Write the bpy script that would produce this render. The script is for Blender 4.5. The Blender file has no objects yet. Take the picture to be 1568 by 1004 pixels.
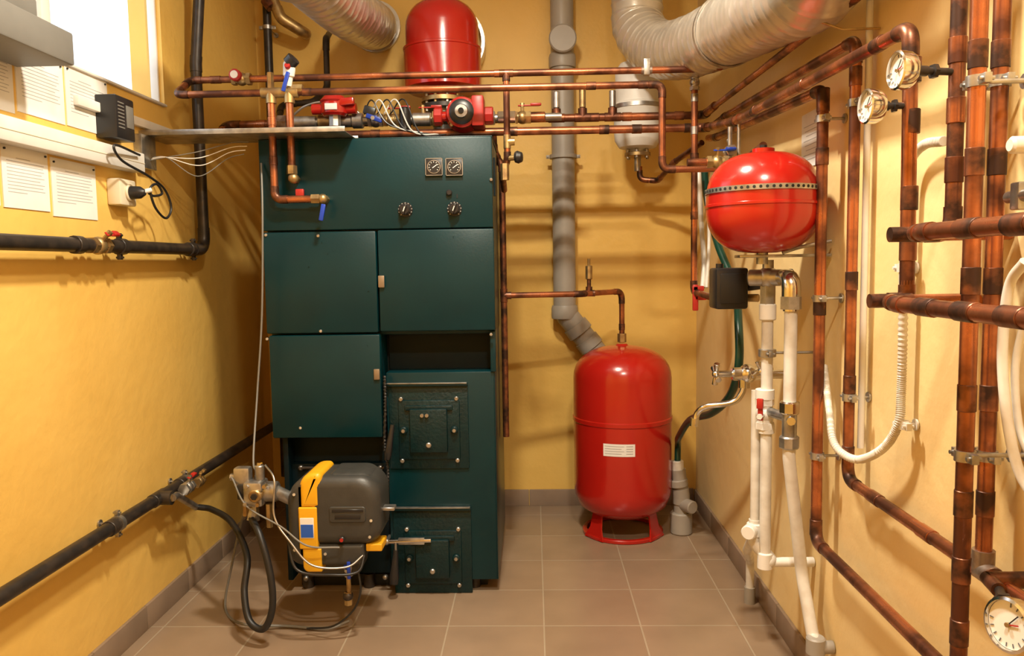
import bpy, bmesh, math, random
from mathutils import Vector, Matrix
random.seed(3)
V=Vector
H=1.25; F=1200.0
# ---------------- camera orientation -------------
yw=V((33,99,-F)).normalized()
up=V((-0.013,1,0)); zw=(up-up.dot(yw)*yw).normalized(); xw=yw.cross(zw)
M=Matrix((xw,yw,zw))
def ray(u,v): return M@V((u-784,502-v,-F))
def ony(u,v,Y): d=ray(u,v); return V((0,0,H))+d*(Y/d.y)
def onx(u,v,X): d=ray(u,v); return V((0,0,H))+d*(X/d.x)
XL,XR,YB,YF0,ZC=-1.37,0.82,3.98,-0.7,2.8
XE=XR-.003

# ---------------- materials ----------------
def mk(name,col,rough=.5,metal=0,col2=None,scale=6,lo=.4,hi=.65,bump=0,bscale=80,coat=0,detail=4,spec=None,rvar=0):
    m=bpy.data.materials.new(name); m.use_nodes=True; nt=m.node_tree; N=nt.nodes; L=nt.links
    p=N['Principled BSDF']
    p.inputs['Base Color'].default_value=(*col,1); p.inputs['Roughness'].default_value=rough; p.inputs['Metallic'].default_value=metal
    if spec is not None: p.inputs['Specular IOR Level'].default_value=spec
    if coat: p.inputs['Coat Weight'].default_value=coat; p.inputs['Coat Roughness'].default_value=.12
    tc=N.new('ShaderNodeTexCoord')
    c2=col2 or tuple(c*.85 for c in col)
    n=N.new('ShaderNodeTexNoise'); n.inputs['Scale'].default_value=scale; n.inputs['Detail'].default_value=detail
    r=N.new('ShaderNodeValToRGB'); r.color_ramp.elements[0].position=lo; r.color_ramp.elements[1].position=hi
    r.color_ramp.elements[0].color=(*col,1); r.color_ramp.elements[1].color=(*c2,1)
    L.new(tc.outputs['Object'],n.inputs['Vector']); L.new(n.outputs['Fac'],r.inputs['Fac']); L.new(r.outputs['Color'],p.inputs['Base Color'])
    if rvar:
        mr=N.new('ShaderNodeMapRange'); mr.inputs[1].default_value=.35; mr.inputs[2].default_value=.65; mr.inputs[3].default_value=rough-rvar; mr.inputs[4].default_value=rough+rvar
        L.new(n.outputs['Fac'],mr.inputs[0]); L.new(mr.outputs[0],p.inputs['Roughness'])
    if bump:
        n2=N.new('ShaderNodeTexNoise'); n2.inputs['Scale'].default_value=bscale; n2.inputs['Detail'].default_value=5
        b=N.new('ShaderNodeBump'); b.inputs['Strength'].default_value=bump; b.inputs['Distance'].default_value=.01
        L.new(tc.outputs['Object'],n2.inputs['Vector']); L.new(n2.outputs['Fac'],b.inputs['Height']); L.new(b.outputs['Normal'],p.inputs['Normal'])
    return m
wallm=mk('wall_ochre_plaster',(.79,.515,.135),.5,0,(.71,.44,.10),2.2,.3,.7,.3,16,spec=.4,detail=6)
wallr=mk('wall_ochre_plaster_lit',(.83,.64,.33),.55,0,(.78,.565,.25),2.2,.3,.7,.3,16,spec=.4,detail=6)  # ochre plaster paled for the right wall, bright light put into the colour
ceilm=mk('ceiling_white',(.84,.80,.72),.8)
copper=mk('copper',(.52,.19,.09),.33,.82,(.12,.048,.03),9,.40,.60,detail=7,rvar=.12)
copperd=mk('copper_dark',(.28,.11,.06),.40,.76,(.06,.032,.024),22,.38,.58,detail=7,rvar=.1)
solder=mk('solder',(.40,.34,.30),.42,.85,(.25,.16,.12),40)
brass=mk('brass',(.48,.35,.16),.4,.85,(.30,.20,.1),30)
chrome=mk('chrome',(.75,.74,.72),.16,1,(.6,.6,.6),20)
zinc=mk('zinc',(.50,.49,.47),.38,.9,(.32,.31,.30),30)
catch=mk('catch_metal',(.30,.23,.16),.45,.6)
blackp=mk('black_steel',(.026,.022,.020),.40,.3,(.05,.038,.03),25)
rubber=mk('rubber_black',(.012,.012,.013),.45)
plastb=mk('plastic_black',(.015,.015,.017),.35)
green=mk('boiler_green',(.0008,.027,.034),.34,0,(.0008,.022,.028),7,.3,.7,.03,120,0,spec=.3)
greend=mk('boiler_green_shaded',(.0005,.008,.011),.5,0,(.0005,.006,.009),9,spec=.2)  # boiler green darkened for recess and lower body, shade painted into the colour
castg=mk('cast_iron_green',(.0009,.021,.024),.40,0,(.0009,.015,.018),20,.3,.7,.25,90,spec=.35)
dark=mk('dark_gap',(.004,.005,.006),.7)
red=mk('red_enamel',(.42,.012,.007),.22,0,(.37,.010,.006),5,.3,.7,.02,60,.4)
redp=mk('red_plastic',(.42,.02,.015),.4)
yel=mk('yellow_plastic',(.76,.40,.012),.4)
dgrey=mk('burner_grey',(.034,.034,.032),.42,0,(.044,.044,.041),30,.3,.7,.05,200)
pgrey=mk('grey_pvc',(.33,.30,.26),.42,0,(.29,.26,.225),8)
white=mk('white_paint',(.78,.76,.72),.45)
cream=mk('cream_plastic',(.74,.66,.5),.4)
paper=mk('paper',(.78,.77,.75),.8)
ink=mk('ink',(.12,.12,.13),.8)
faint=mk('ink_faint',(.40,.40,.41),.8)
foil=mk('foil_duct',(.72,.69,.63),.30,.6,(.56,.52,.46),6,.3,.7,.3,13,detail=6)
boxg=mk('box_grey',(.18,.175,.16),.55)
blue=mk('blue_plastic',(.01,.05,.42),.35)
hosegr=mk('green_hose',(.003,.04,.025),.3)
gridw=mk('white_hose',(.70,.68,.63),.35,0,(.55,.50,.43),14,detail=6)
base=mk('baseboard_tile',(.27,.195,.14),.35,0,(.23,.165,.12),6)
baked=mk('label_blue',(.02,.1,.5),.5)
glassm=mk('dial_white',(.80,.79,.75),.3)

def floormat():
    m=bpy.data.materials.new('floor_tiles'); m.use_nodes=True; nt=m.node_tree; N=nt.nodes; L=nt.links
    p=N['Principled BSDF']; p.inputs['Roughness'].default_value=.28
    tc=N.new('ShaderNodeTexCoord'); mp=N.new('ShaderNodeMapping'); mp.inputs['Location'].default_value=(-.02,-2.62+.3*12,0)
    L.new(tc.outputs['Object'],mp.inputs['Vector'])
    b=N.new('ShaderNodeTexBrick'); b.offset=0; b.squash=1
    b.inputs['Scale'].default_value=1; b.inputs['Brick Width'].default_value=.333; b.inputs['Row Height'].default_value=.30
    b.inputs['Mortar Size'].default_value=.0035; b.inputs['Mortar Smooth'].default_value=.3; b.inputs['Bias'].default_value=0
    b.inputs['Color1'].default_value=(.325,.225,.148,1); b.inputs['Color2'].default_value=(.36,.255,.172,1); b.inputs['Mortar'].default_value=(.45,.36,.26,1)
    L.new(mp.outputs['Vector'],b.inputs['Vector'])
    n=N.new('ShaderNodeTexNoise'); n.inputs['Scale'].default_value=5; n.inputs['Detail'].default_value=8
    mx=N.new('ShaderNodeMix'); mx.data_type='RGBA'; mx.blend_type='MULTIPLY'; mx.inputs[0].default_value=.4
    L.new(tc.outputs['Object'],n.inputs['Vector']); L.new(b.outputs['Color'],mx.inputs[6]); L.new(n.outputs['Fac'],mx.inputs[7]); L.new(mx.outputs[2],p.inputs['Base Color'])
    bp=N.new('ShaderNodeBump'); bp.inputs['Strength'].default_value=.4; bp.inputs['Distance'].default_value=.003; bp.invert=True
    L.new(b.outputs['Fac'],bp.inputs['Height']); L.new(bp.outputs['Normal'],p.inputs['Normal'])
    return m
floorm=floormat()

# ---------------- builder ----------------
class B:
    def __init__(s,name): s.n=name; s.v=[]; s.f=[]; s.m=[]; s.mats=[]
    def mi(s,m):
        if m not in s.mats: s.mats.append(m)
        return s.mats.index(m)
    def add(s,vs,fs,m):
        o=len(s.v); s.v+= [tuple(x) for x in vs]; k=s.mi(m)
        for f in fs: s.f.append([i+o for i in f]); s.m.append(k)
    def box(s,lo,hi,m,bev=0,seg=2,R=None,c=None):
        lo=V(lo); hi=V(hi)
        sz=V([abs(hi[i]-lo[i]) for i in range(3)]); ce=(lo+hi)/2
        if c is not None: ce=V(c)
        bm=bmesh.new(); bmesh.ops.create_cube(bm,size=1)
        for v in bm.verts: v.co=V((v.co.x*sz.x,v.co.y*sz.y,v.co.z*sz.z))
        if bev: bmesh.ops.bevel(bm,geom=bm.edges[:],offset=min(bev,min(sz)*.49),segments=seg,affect='EDGES',profile=.5)
        bm.verts.ensure_lookup_table()
        vs=[(R@v.co if R else v.co)+ce for v in bm.verts]
        fs=[[v.index for v in f.verts] for f in bm.faces]; bm.free()
        s.add(vs,fs,m)
    def obox(s,c,size,R,m,bev=0): s.box((0,0,0),size,m,bev,2,R,c)
    def rprism(s,x0,z0,x1,z1,y0,y1,rad,m,bev=.012,n=8):
        def ring(ins,y):
            out=[]
            cs=[(x0+ins,z0+ins,1,1,rad[0],180),(x1-ins,z0+ins,-1,1,rad[1],270),(x1-ins,z1-ins,-1,-1,rad[2],0),(x0+ins,z1-ins,1,-1,rad[3],90)]
            for (cx,cz_,sx,sz,r_,a0) in cs:
                r_=max(r_-ins*.5,.002)
                for k in range(n+1):
                    a=math.radians(a0+90*k/n); out.append(V((cx+sx*r_+r_*math.cos(a),y,cz_+sz*r_+r_*math.sin(a))))
            return out
        rings=[]
        for k in range(6):
            a=math.pi/2*k/5; rings.append(ring(bev*(1-math.sin(a)),y0+bev*(1-math.cos(a))))
        rings.append(ring(0,y1)); N_=len(rings[0]); vs=[v for r_ in rings for v in r_]; fs=[]
        for i in range(len(rings)-1):
            for k in range(N_):
                k2=(k+1)%N_; fs.append([i*N_+k,i*N_+k2,(i+1)*N_+k2,(i+1)*N_+k])
        fs.append(list(range(N_))[::-1]); fs.append([(len(rings)-1)*N_+k for k in range(N_)])
        s.add(vs,fs,m)
    def lathe(s,prof,c,axis,m,seg=24,sx=1):
        c=V(c); q=V(axis).normalized().to_track_quat('Z','Y'); vs=[];fs=[]
        for (r,z) in prof:
            for k in range(seg):
                a=2*math.pi*k/seg; vs.append(c+q@V((max(r,1e-5)*math.cos(a),max(r,1e-5)*math.sin(a)*sx,z)))
        for i in range(len(prof)-1):
            for k in range(seg):
                k2=(k+1)%seg; fs.append([i*seg+k,i*seg+k2,(i+1)*seg+k2,(i+1)*seg+k])
        s.add(vs,fs,m)
    def cyl(s,p0,p1,r,m,seg=20,r2=None,bev=0):
        p0=V(p0);p1=V(p1);L=(p1-p0).length
        if L<1e-6: return
        r2=r if r2 is None else r2
        pr=[(0,0),(r-bev,0),(r,bev),(r2,L-bev),(r2-bev,L),(0,L)] if bev else [(0,0),(r,0),(r2,L),(0,L)]
        s.lathe(pr,p0,p1-p0,m,seg)
    def ball(s,c,r,m,seg=16,sz=1,axis=(0,0,1)):
        s.lathe([(r*math.sin(math.pi*i/10),-r*sz*math.cos(math.pi*i/10)) for i in range(11)],c,axis,m,seg)
    def sweep(s,pts,r,m,seg=14,rf=None,cap=True):
        pts=[V(p) for p in pts]; n=len(pts)
        T=[(pts[min(i+1,n-1)]-pts[max(i-1,0)]).normalized() for i in range(n)]
        nr=T[0].orthogonal().normalized(); vs=[];fs=[];S=0
        for i in range(n):
            if i: S+=(pts[i]-pts[i-1]).length
            nr=(nr-nr.dot(T[i])*T[i]).normalized(); bn=T[i].cross(nr)
            for k in range(seg):
                a=2*math.pi*k/seg; rr=rf(S,a) if rf else r
                vs.append(pts[i]+(nr*math.cos(a)+bn*math.sin(a))*rr)
        for i in range(n-1):
            for k in range(seg):
                k2=(k+1)%seg; fs.append([i*seg+k,i*seg+k2,(i+1)*seg+k2,(i+1)*seg+k])
        if cap:
            fs.append(list(range(seg))[::-1]); fs.append([(n-1)*seg+k for k in range(seg)])
        s.add(vs,fs,m)
    def pipe(s,pts,r,m,R=None,fit=None,seg=16,fr=1.14):
        pts=[V(p) for p in pts]; R=R or r*1.8; out=[pts[0]]; bends=[]
        for i in range(1,len(pts)-1):
            a=pts[i-1]-pts[i]; b=pts[i+1]-pts[i]; la=a.length; lb=b.length; a.normalize(); b.normalize()
            th=math.pi-a.angle(b)
            if th<.03: out.append(pts[i]); continue
            d=min(R*math.tan(th/2),la*.48,lb*.48); p0=pts[i]+a*d; p2=pts[i]+b*d
            arc=[]
            for k in range(9):
                t=k/8; arc.append(p0*(1-t)**2+pts[i]*2*t*(1-t)+p2*t*t)
            out+=arc
            e=r*1.3
            bends.append([p0+a*min(e,la*.3)]+arc+[p2+b*min(e,lb*.3)])
        out.append(pts[-1]); s.sweep(out,r,m,seg)
        if fit:
            for bp in bends: s.sweep(bp,r*fr,fit,seg)
    def hose(s,pts,r,m,n=10,seg=10,rf=None): s.sweep(cr(pts,n),r,m,seg,rf)
    def coup(s,p,ax,r,m,L=None,k=1.14,seg=16):
        p=V(p);ax=V(ax).normalized();L=L or r*2.6
        s.cyl(p-ax*L/2,p+ax*L/2,r*k,m,seg,bev=r*.08)
    def tee(s,p,ax,br,r,m):
        s.coup(p,ax,r,m,r*4.2); s.cyl(p,V(p)+V(br).normalized()*r*2.3,r*1.15,m,16)
    def clamp(s,p,ax,r,w,d,m=None):
        m=m or zinc; p=V(p);ax=V(ax).normalized();w=V(w).normalized(); d=d-.002
        s.cyl(p-ax*.009,p+ax*.009,r*1.18+.001,m,18)
        s.cyl(p+w*r,p+w*d,.004,m,8)
        s.cyl(p+w*(d-.004),p+w*d,.013,m,10)
        t=ax.cross(w).normalized()
        for sg in (1,-1):
            R=Matrix((t,ax,w)).transposed()
            s.obox(p+t*sg*(r*1.18+.008),(.018,.016,.012),R,m,.001)
            s.cyl(p+t*sg*(r*1.18+.010)-w*.012,p+t*sg*(r*1.18+.010)+w*.012,.0035,m,8)
    def valve(s,p,ax,r,h,body=None,hand=None,L=.07,hl=.06):
        body=body or brass; hand=hand or redp; p=V(p);ax=V(ax).normalized();h=V(h).normalized()
        for sg in (1,-1):
            s.cyl(p+ax*sg*L*.28,p+ax*sg*L*.5,r*1.55,body,6)
        s.cyl(p-ax*L*.3,p+ax*L*.3,r*1.25,body,16); s.ball(p,r*1.6,body,14)
        s.cyl(p,p+h*r*2.8,r*.4,body,8)
        t=ax.cross(h); R=Matrix((ax,t,h)).transposed()
        s.obox(p+h*r*2.8+ax*hl*.3,(hl,r*.9,.005),R,hand,.002)
        s.obox(p+h*(r*2.8+.004)+ax*hl*.62,(hl*.5,r*1.1,.010),R,hand,.003)
        s.cyl(p+h*r*2.6,p+h*r*3.4,r*.5,body,6)
    def done(s):
        me=bpy.data.meshes.new(s.n); me.from_pydata(s.v,[],s.f)
        for m in s.mats: me.materials.append(m)
        me.polygons.foreach_set('material_index',s.m)
        bm=bmesh.new(); bm.from_mesh(me); bmesh.ops.recalc_face_normals(bm,faces=bm.faces); bm.to_mesh(me); bm.free()
        me.polygons.foreach_set('use_smooth',[True]*len(me.polygons)); me.update()
        me.set_sharp_from_angle(angle=math.radians(38))
        o=bpy.data.objects.new(s.n,me); bpy.context.scene.collection.objects.link(o); return o
def cr(pts,n=10):
    pts=[V(p) for p in pts]; P=[2*pts[0]-pts[1]]+pts+[2*pts[-1]-pts[-2]]; out=[]
    for i in range(1,len(P)-2):
        a,b,c,d=P[i-1:i+3]
        for k in range(n):
            t=k/n; out.append(.5*((2*b)+(c-a)*t+(2*a-5*b+4*c-d)*t*t+(3*b-a-3*c+d)*t**3))
    out.append(pts[-1]); return out
X=V((1,0,0)); Y=V((0,1,0)); Z=V((0,0,1)); I3=Matrix.Identity(3)
def simple(name,lo,hi,m,bev=0):
    b=B(name); b.box(lo,hi,m,bev); return b.done()

# ---------------- room ----------------
simple('floor',(XL-.3,YF0-.1,-.1),(XR+.1,YB+.1,0),floorm)
simple('ceiling',(XL-.3,YF0-.1,ZC),(XR+.1,YB+.1,ZC+.1),ceilm)
simple('wall_back',(XL-.3,YB,0),(XR+.1,YB+.1,ZC),wallm)
simple('wall_front',(XL-.3,YF0-.1,0),(XR+.1,YF0,ZC),wallm)
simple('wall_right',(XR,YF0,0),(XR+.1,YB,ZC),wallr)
wy0,wy1,wz0,wz1=2.10,2.95,1.85,2.62
b=B('wall_left'); T=.12
b.box((XL-T,YF0,0),(XL,YB,wz0),wallm); b.box((XL-T,YF0,wz1),(XL,YB,ZC),wallm)
b.box((XL-T,YF0,wz0),(XL,wy0,wz1),wallm); b.box((XL-T,wy1,wz0),(XL,YB,wz1),wallm); b.done()
b=B('window_1'); fx=XL-.015
for (y0,y1,z0,z1) in ((wy0,wy1,wz0,wz0+.016),(wy0,wy1,wz1-.03,wz1),(wy0,wy0+.03,wz0,wz1),(wy1-.012,wy1,wz0,wz1),(2.25,2.295,wz0,wz1)):
    b.box((fx-.03,y0,z0),(fx,y1,z1),white,.004)
b.box((fx,wy0+.002,wz0+.001),(XL+.012,wy1-.002,wz0+.010),white,.003)
b.done()
bb=B('baseboard_back'); 
x=XL+.012
while x<XR-.03:
    x2=min(x+.33,XR-.012); bb.box((x+.0015,YB-.012,0),(x2-.0015,YB,.085),base,.002); x=x2
bb.done()
for nm,x0,x1 in (('baseboard_left',XL,XL+.012),('baseboard_right',XR-.012,XR)):
    bb=B(nm); y=YF0
    while y<YB-.03:
        y2=min(y+.33,YB-.013); bb.box((x0,y+.0015,0),(x1,y2-.0015,.085),base,.002); y=y2
    bb.done()

# ---------------- boiler ----------------
YF=2.87
def bx(u,v=440): return ony(u,v,YF).x
def bz(v,u=580): return ony(u,v,YF).z
xl,xr=bx(404),bx(757)
zt=bz(212); z1=bz(352); z2=bz(510); z3=bz(669); z4=bz(572)
xm=bx(579,440); xm2=bx(584,590); xll=bx(434,800); xrr=bx(763,800)
b=B('boiler')
b.box((xl+.004,YF+.05,z2-.01),(xr-.002,3.62,zt-.004),green,.004)
b.box((xl+.016,YF+.048,z3+.002),(xm2-.002,3.2,z2),green,.004)
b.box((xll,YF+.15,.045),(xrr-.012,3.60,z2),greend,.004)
b.box((xll+.03,YF+.10,.0),(xrr-.05,3.55,.046),dark,.003)
for fx_ in (xll+.06,xll+.3,xrr-.1): 
    b.cyl((fx_,YF+.09,0),(fx_,YF+.09,.055),.022,blackp)
b.box((xl,YF,z1+.003),(xr,YF+.06,zt),green,.005)
b.box((xl-.001,YF+.004,zt-.002),(xr+.001,3.63,zt+.004),green,.002)
b.box((xl+.004,YF-.004,z2+.003),(xm-.003,YF+.05,z1-.003),green,.006)
b.box((xm+.003,YF-.002,z2+.006),(xr+.002,YF+.05,z1-.001),green,.006)
b.box((xl+.012,YF-.006,z3),(xm2,YF+.05,z2-.004),green,.006)
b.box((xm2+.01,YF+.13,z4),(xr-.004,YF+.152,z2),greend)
b.box((xm2+.012,YF+.03,.05),(xrr-.004,YF+.152,z4),green,.004)
b.box((xrr-.012,YF+.03,.05),(xrr-.004,3.6,z2-.01),green,.003)
b.box((xr-.02,YF+.02,z4),(xr,YF+.16,z2),green,.002)
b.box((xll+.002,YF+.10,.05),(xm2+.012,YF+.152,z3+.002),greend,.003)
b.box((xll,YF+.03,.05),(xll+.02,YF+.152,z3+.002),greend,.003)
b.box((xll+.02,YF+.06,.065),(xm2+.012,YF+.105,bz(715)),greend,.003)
b.cyl(ony(458,716,YF+.05),ony(588,716,YF+.05),.006,blackp)
for (u,v) in ((461,716),(583,716),(469,885),(590,883),(466,800)): b.ball(ony(u,v,YF+.055),.011,zinc)
for (u,v) in ((487,361),(491,507),(409,519),(752,275),(407,360),(752,512),(460,655)):
    b.cyl(ony(u,v,YF+.0),ony(u,v,YF-.008),.006,zinc,12,bev=.002)
b.obox(ony(584,431,YF-.008),(.023,.010,.044),I3,catch,.003)
b.obox(ony(577,573,YF-.010),(.022,.010,.040),I3,catch,.003)
b.box((xr-.001,YF+.08,bz(240)),(xr+.006,YF+.10,bz(300)),greend)
rs_=random.Random(11)
for k in range(26):
    u=rs_.uniform(412,745); v=rs_.uniform(362,660)
    if u>575 and v>500: continue
    b.obox(ony(u,v,YF-.0065),(rs_.uniform(.002,.006),.0008,rs_.uniform(.001,.003)),Matrix.Rotation(rs_.uniform(0,3),3,'Y'),castg)
for u in (665,696):
    c=ony(u,256,YF); b.box((c.x-.031,YF-.012,c.z-.031),(c.x+.031,YF+.001,c.z+.031),plastb,.004)
    for (a0,a1,a2,a3) in ((-.031,-.031,.031,-.029),(-.031,.029,.031,.031),(-.031,-.031,-.029,.031),(.029,-.031,.031,.031)):
        b.box((c.x+a0,YF-.0135,c.z+a1),(c.x+a2,YF-.011,c.z+a3),zinc)
    b.cyl((c.x,YF-.011,c.z),(c.x,YF-.014,c.z),.024,zinc,28); b.cyl((c.x,YF-.013,c.z),(c.x,YF-.0145,c.z),.022,plastb,28)
    for k in range(9):
        a=math.radians(-40+k*32.5); p=V((c.x+math.cos(a)*.017,YF-.015,c.z+math.sin(a)*.017))
        b.obox(p,(.004,.001,.002),Matrix.Rotation(-a,3,'Y'),glassm)
    b.obox(V((c.x+.004,YF-.0155,c.z+.002)),(.022,.001,.0025),Matrix.Rotation(math.radians(-35),3,'Y'),glassm)
for u,v in ((621,321),(696,320)):
    c=ony(u,v,YF); b.cyl(c,c-Y*.006,.027,plastb,28,bev=.002); b.cyl(c-Y*.006,c-Y*.03,.020,plastb,20,bev=.004)
    b.obox(c-Y*.033,(.011,.012,.040),Matrix.Rotation(math.radians(20),3,'Y'),plastb,.003)
    b.obox(c-Y*.0395,(.003,.001,.018),Matrix.Rotation(math.radians(20),3,'Y'),glassm)
    for k in range(11):
        a=math.radians(-50+k*28); b.obox(c+V((math.cos(a)*.024,-.0068,math.sin(a)*.024)),(.004,.001,.0015),Matrix.Rotation(-a,3,'Y'),glassm)
c=ony(688,295,YF); b.cyl(c,c-Y*.014,.011,plastb,16,bev=.003); b.obox(ony(700,300,YF-.001),(.005,.002,.014),I3,dark)
def castdoor(u0,v0,u1,v1,iu0,iv0,iu1,iv1):
    Yp=YF+.03
    a=ony(u0,v0,Yp);c=ony(u1,v1,Yp)
    b.box((a.x,Yp-.008,c.z),(c.x,Yp+.01,a.z),castg,.003)
    b.box((a.x,Yp-.022,a.z-.006),(c.x,Yp,a.z+.004),castg,.002)
    b.box((a.x-.005,Yp-.024,a.z+.003),(c.x-.003,Yp-.004,a.z+.006),zinc,.001)
    i0=ony(iu0,iv0,Yp-.03);i1=ony(iu1,iv1,Yp-.03); cx=(i0.x+i1.x)/2; cz=(i0.z+i1.z)/2
    W=(i1.x-i0.x)/2; Hh=(i0.z-i1.z)/2
    b.box((cx-W-.045,Yp-.018,cz-Hh-.03),(cx+W+.045,Yp-.006,cz+Hh+.03),castg,.006)
    b.box((cx-W,Yp-.040,cz-Hh),(cx+W,Yp-.016,cz+Hh),castg,.006)
    b.box((cx-W-.02,Yp-.028,cz+Hh-.008),(cx+W+.02,Yp-.016,cz+Hh+.012),castg,.005)
    b.cyl((cx,Yp-.036,cz-Hh+.03),(cx,Yp-.05,cz-Hh+.03),.010,zinc,14,bev=.003)
    for sx in (1,-1):
        b.cyl((cx+sx*(W+.025),Yp-.016,cz),(cx+sx*(W+.025),Yp-.032,cz),.014,castg,14,bev=.003)
        b.cyl((cx+sx*(W+.025),Yp-.03,cz),(cx+sx*(W+.025),Yp-.038,cz),.007,zinc,6)
        for sz in (1,-1): b.cyl((cx+sx*(W+.034),Yp-.006,cz+sz*(Hh+.035)),(cx+sx*(W+.034),Yp-.022,cz+sz*(Hh+.035)),.008,zinc,12,bev=.002)
    return cx,cz,W,Hh,Yp
cd=castdoor(595,588,719,716,627,626,686,692)
for dx in (-.012,.006): b.cyl((cd[0]+dx-.01,cd[4]-.035,cd[1]+.06),(cd[0]+dx-.01,cd[4]-.050,cd[1]+.06),.007,zinc,8)
cd=castdoor(602,777,724,906,636,826,689,884)
Yp=cd[4]
p=ony(592,829,Yp-.05); q=ony(660,827,Yp-.05)
b.cyl(p,q,.0085,chrome,12); b.obox((p+q)/2+X*.01,(.10,.014,.026),I3,zinc,.004)
b.ball(p,.013,zinc); b.cyl(p,p+Y*.06,.007,zinc)
hp=ony(606,842,Yp-.055); hq=ony(603,895,Yp-.07)
b.cyl(hp+Z*.03,hp,.005,zinc); b.lathe([(0,0),(.009,0),(.013,.05),(.019,.10),(.016,.125),(0,.13)],hp,hq-hp,plastb,16)
hp=ony(601,650,Yp-.04); hq=ony(592,708,Yp-.06); b.lathe([(0,0),(.008,0),(.011,.05),(.014,.11),(.010,.13),(0,.135)],hp,hq-hp,plastb,14)
pts=[ony(589,575,YF-.002),ony(590,620,YF-.004),ony(589,680,YF-.003),ony(594,720,YF-.004),ony(592,775,YF-.003)]
b.hose(pts,.006,rubber,20,8,rf=lambda S,a:.0055+.0018*math.sin(S*500+a))
b.done()

# ---------------- oil burner ----------------
b=B('oil_burner'); Yb=2.52
def p(u,v,d=0): return ony(u,v,Yb+d)
def bb_(u0,v0,u1,v1,y0,y1,m,bev,seg=3):
    a=ony(u0,v0,Yb+y0);c=ony(u1,v1,Yb+y0); b.box((a.x,Yb+y0,c.z),(c.x,Yb+y1,a.z),m,bev,seg)
def rp(u0,v0,u1,v1,y0,y1,rad,m,bev=.012):
    a=ony(u0,v0,Yb+y0);c=ony(u1,v1,Yb+y0); b.rprism(a.x,c.z,c.x,a.z,Yb+y0,Yb+y1,rad,m,bev)
rp(470,731,583,836,.0,.17,(.01,.055,.075,.01),dgrey,.036)
rp(500,726,574,790,.02,.17,(.01,.03,.055,.02),dgrey,.03)
rp(436,732,476,868,.004,.17,(.045,.01,.01,.085),dgrey,.03)
rp(456,725,493,779,.0,.17,(.004,.008,.016,.05),yel,.018)
rp(456,777,487,841,-.003,.10,(.004,.004,.004,.004),yel,.005)
rp(463,840,493,876,.0,.10,(.02,.004,.004,.004),yel,.006)
rp(560,833,585,844,.014,.10,(.004,.004,.004,.004),yel,.004)
rp(486,834,558,866,.006,.17,(.008,.03,.008,.004),dgrey,.014)
rp(468,858,552,880,.05,.17,(.02,.02,.004,.004),dgrey,.010)
bb_(459,793,481,824,-.0045,.03,paper,.001,1); bb_(460,803,480,823,-.0054,.03,baked,.001,1)
rp(503,776,560,800,-.004,.03,(.010,.010,.010,.010),dgrey,.004)
bb_(508,780,556,784,-.006,.0,plastb,.001,1); bb_(512,788,552,795,-.0055,.0,plastb,.002,2)
for k in range(6): bb_(514+k*7,737,516+k*7,741,.026,.05,plastb,.001,1)
c=p(524,825,-.0); b.cyl(c,c-Y*.010,.010,plastb,16,bev=.003); b.cyl(c-Y*.010,c-Y*.013,.006,redp,12)
for (u,v) in ((568,797),(498,848),(450,757),(451,842),(566,822)): b.cyl(p(u,v,.02),p(u,v,-.002),.005,zinc,8)
c=ony(520,795,Yb+.16); b.cyl(c,V((c.x,YF+.10,c.z)),.085,zinc,28); b.cyl(V((c.x,YF+.05,c.z)),V((c.x,YF+.08,c.z)),.12,blackp,32)
bb_(580,777,604,782,.05,.09,zinc,.002,1)
c=p(399,752,.05)
b.cyl(c-X*.04,c+X*.06,.034,zinc,20,bev=.004); b.box(c+V((-.045,-.045,-.042)),c+V((.02,.03,.042)),zinc,.01)
b.cyl(c-Y*.03,c-Y*.060,.022,brass,18,bev=.004); b.cyl(c-Y*.055,c-Y*.068,.011,plastb,6)
b.box(c+V((-.085,-.02,.02)),c+V((-.03,.02,.085)),zinc,.008); b.cyl(c+V((0,0,.04)),c+V((0,0,.09)),.016,zinc,12,bev=.003)
b.cyl(c+V((-.06,0,.05)),c+V((-.10,0,.05)),.012,zinc,6); b.cyl(c+V((.0,0,.075)),c+V((.0,0,.10)),.010,chrome,6)
b.cyl(c+V((-.02,0,-.04)),c+V((-.02,0,-.10)),.013,zinc,6); b.cyl(c+V((.03,-.01,-.04)),c+V((.03,-.01,-.12)),.011,brass,6)
b.cyl(c+V((-.05,-.01,-.02)),c+V((-.05,-.01,-.08)),.010,brass,6); b.box(c+V((-.07,-.03,-.02)),c+V((-.035,.0,.03)),plastb,.004)
b.cyl(c+X*.05,p(450,765,.08),.022,zinc,16)
for (dx,dz) in ((.03,.03),(-.03,.03),(.005,-.032),(-.036,-.03)): b.cyl(c+V((dx,-.03,dz)),c+V((dx,-.052,dz)),.007,zinc if dx<0 else brass,6)
b.hose([c+V((.02,0,.09)),p(420,735),p(420,790,-.02),p(445,830,-.04),p(478,865,-.05),p(530,868,-.03),p(556,850,.0)],.0035,zinc)
b.hose([c+V((-.1,0,.05)),p(357,735,.03),p(378,775,0),p(430,806,-.03),p(470,835,-.05),p(520,838,-.03)],.003,boxg)
b.hose([p(440,820,-.02),p(455,872,-.05),p(510,880,-.05),p(548,875,-.03),p(558,850,.0)],.0045,plastb)
b.hose([p(548,870,.02),p(552,905,.0),p(540,935,0),p(510,958,.0),p(470,962,.04)],.0035,rubber)
c=p(533,868,.05); b.valve(c,Z,.010,-Y,zinc,blue,.06,.03)
b.cyl(c-Z*.03,c-Z*.10,.008,brass,10); b.ball(p(533,912,.05),.018,blackp); b.cyl(p(533,905,.05),p(534,925,.05),.014,brass,6)
b.obox(p(534,873,.0),(.012,.008,.06),I3,blue,.003)
b.done()

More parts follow.
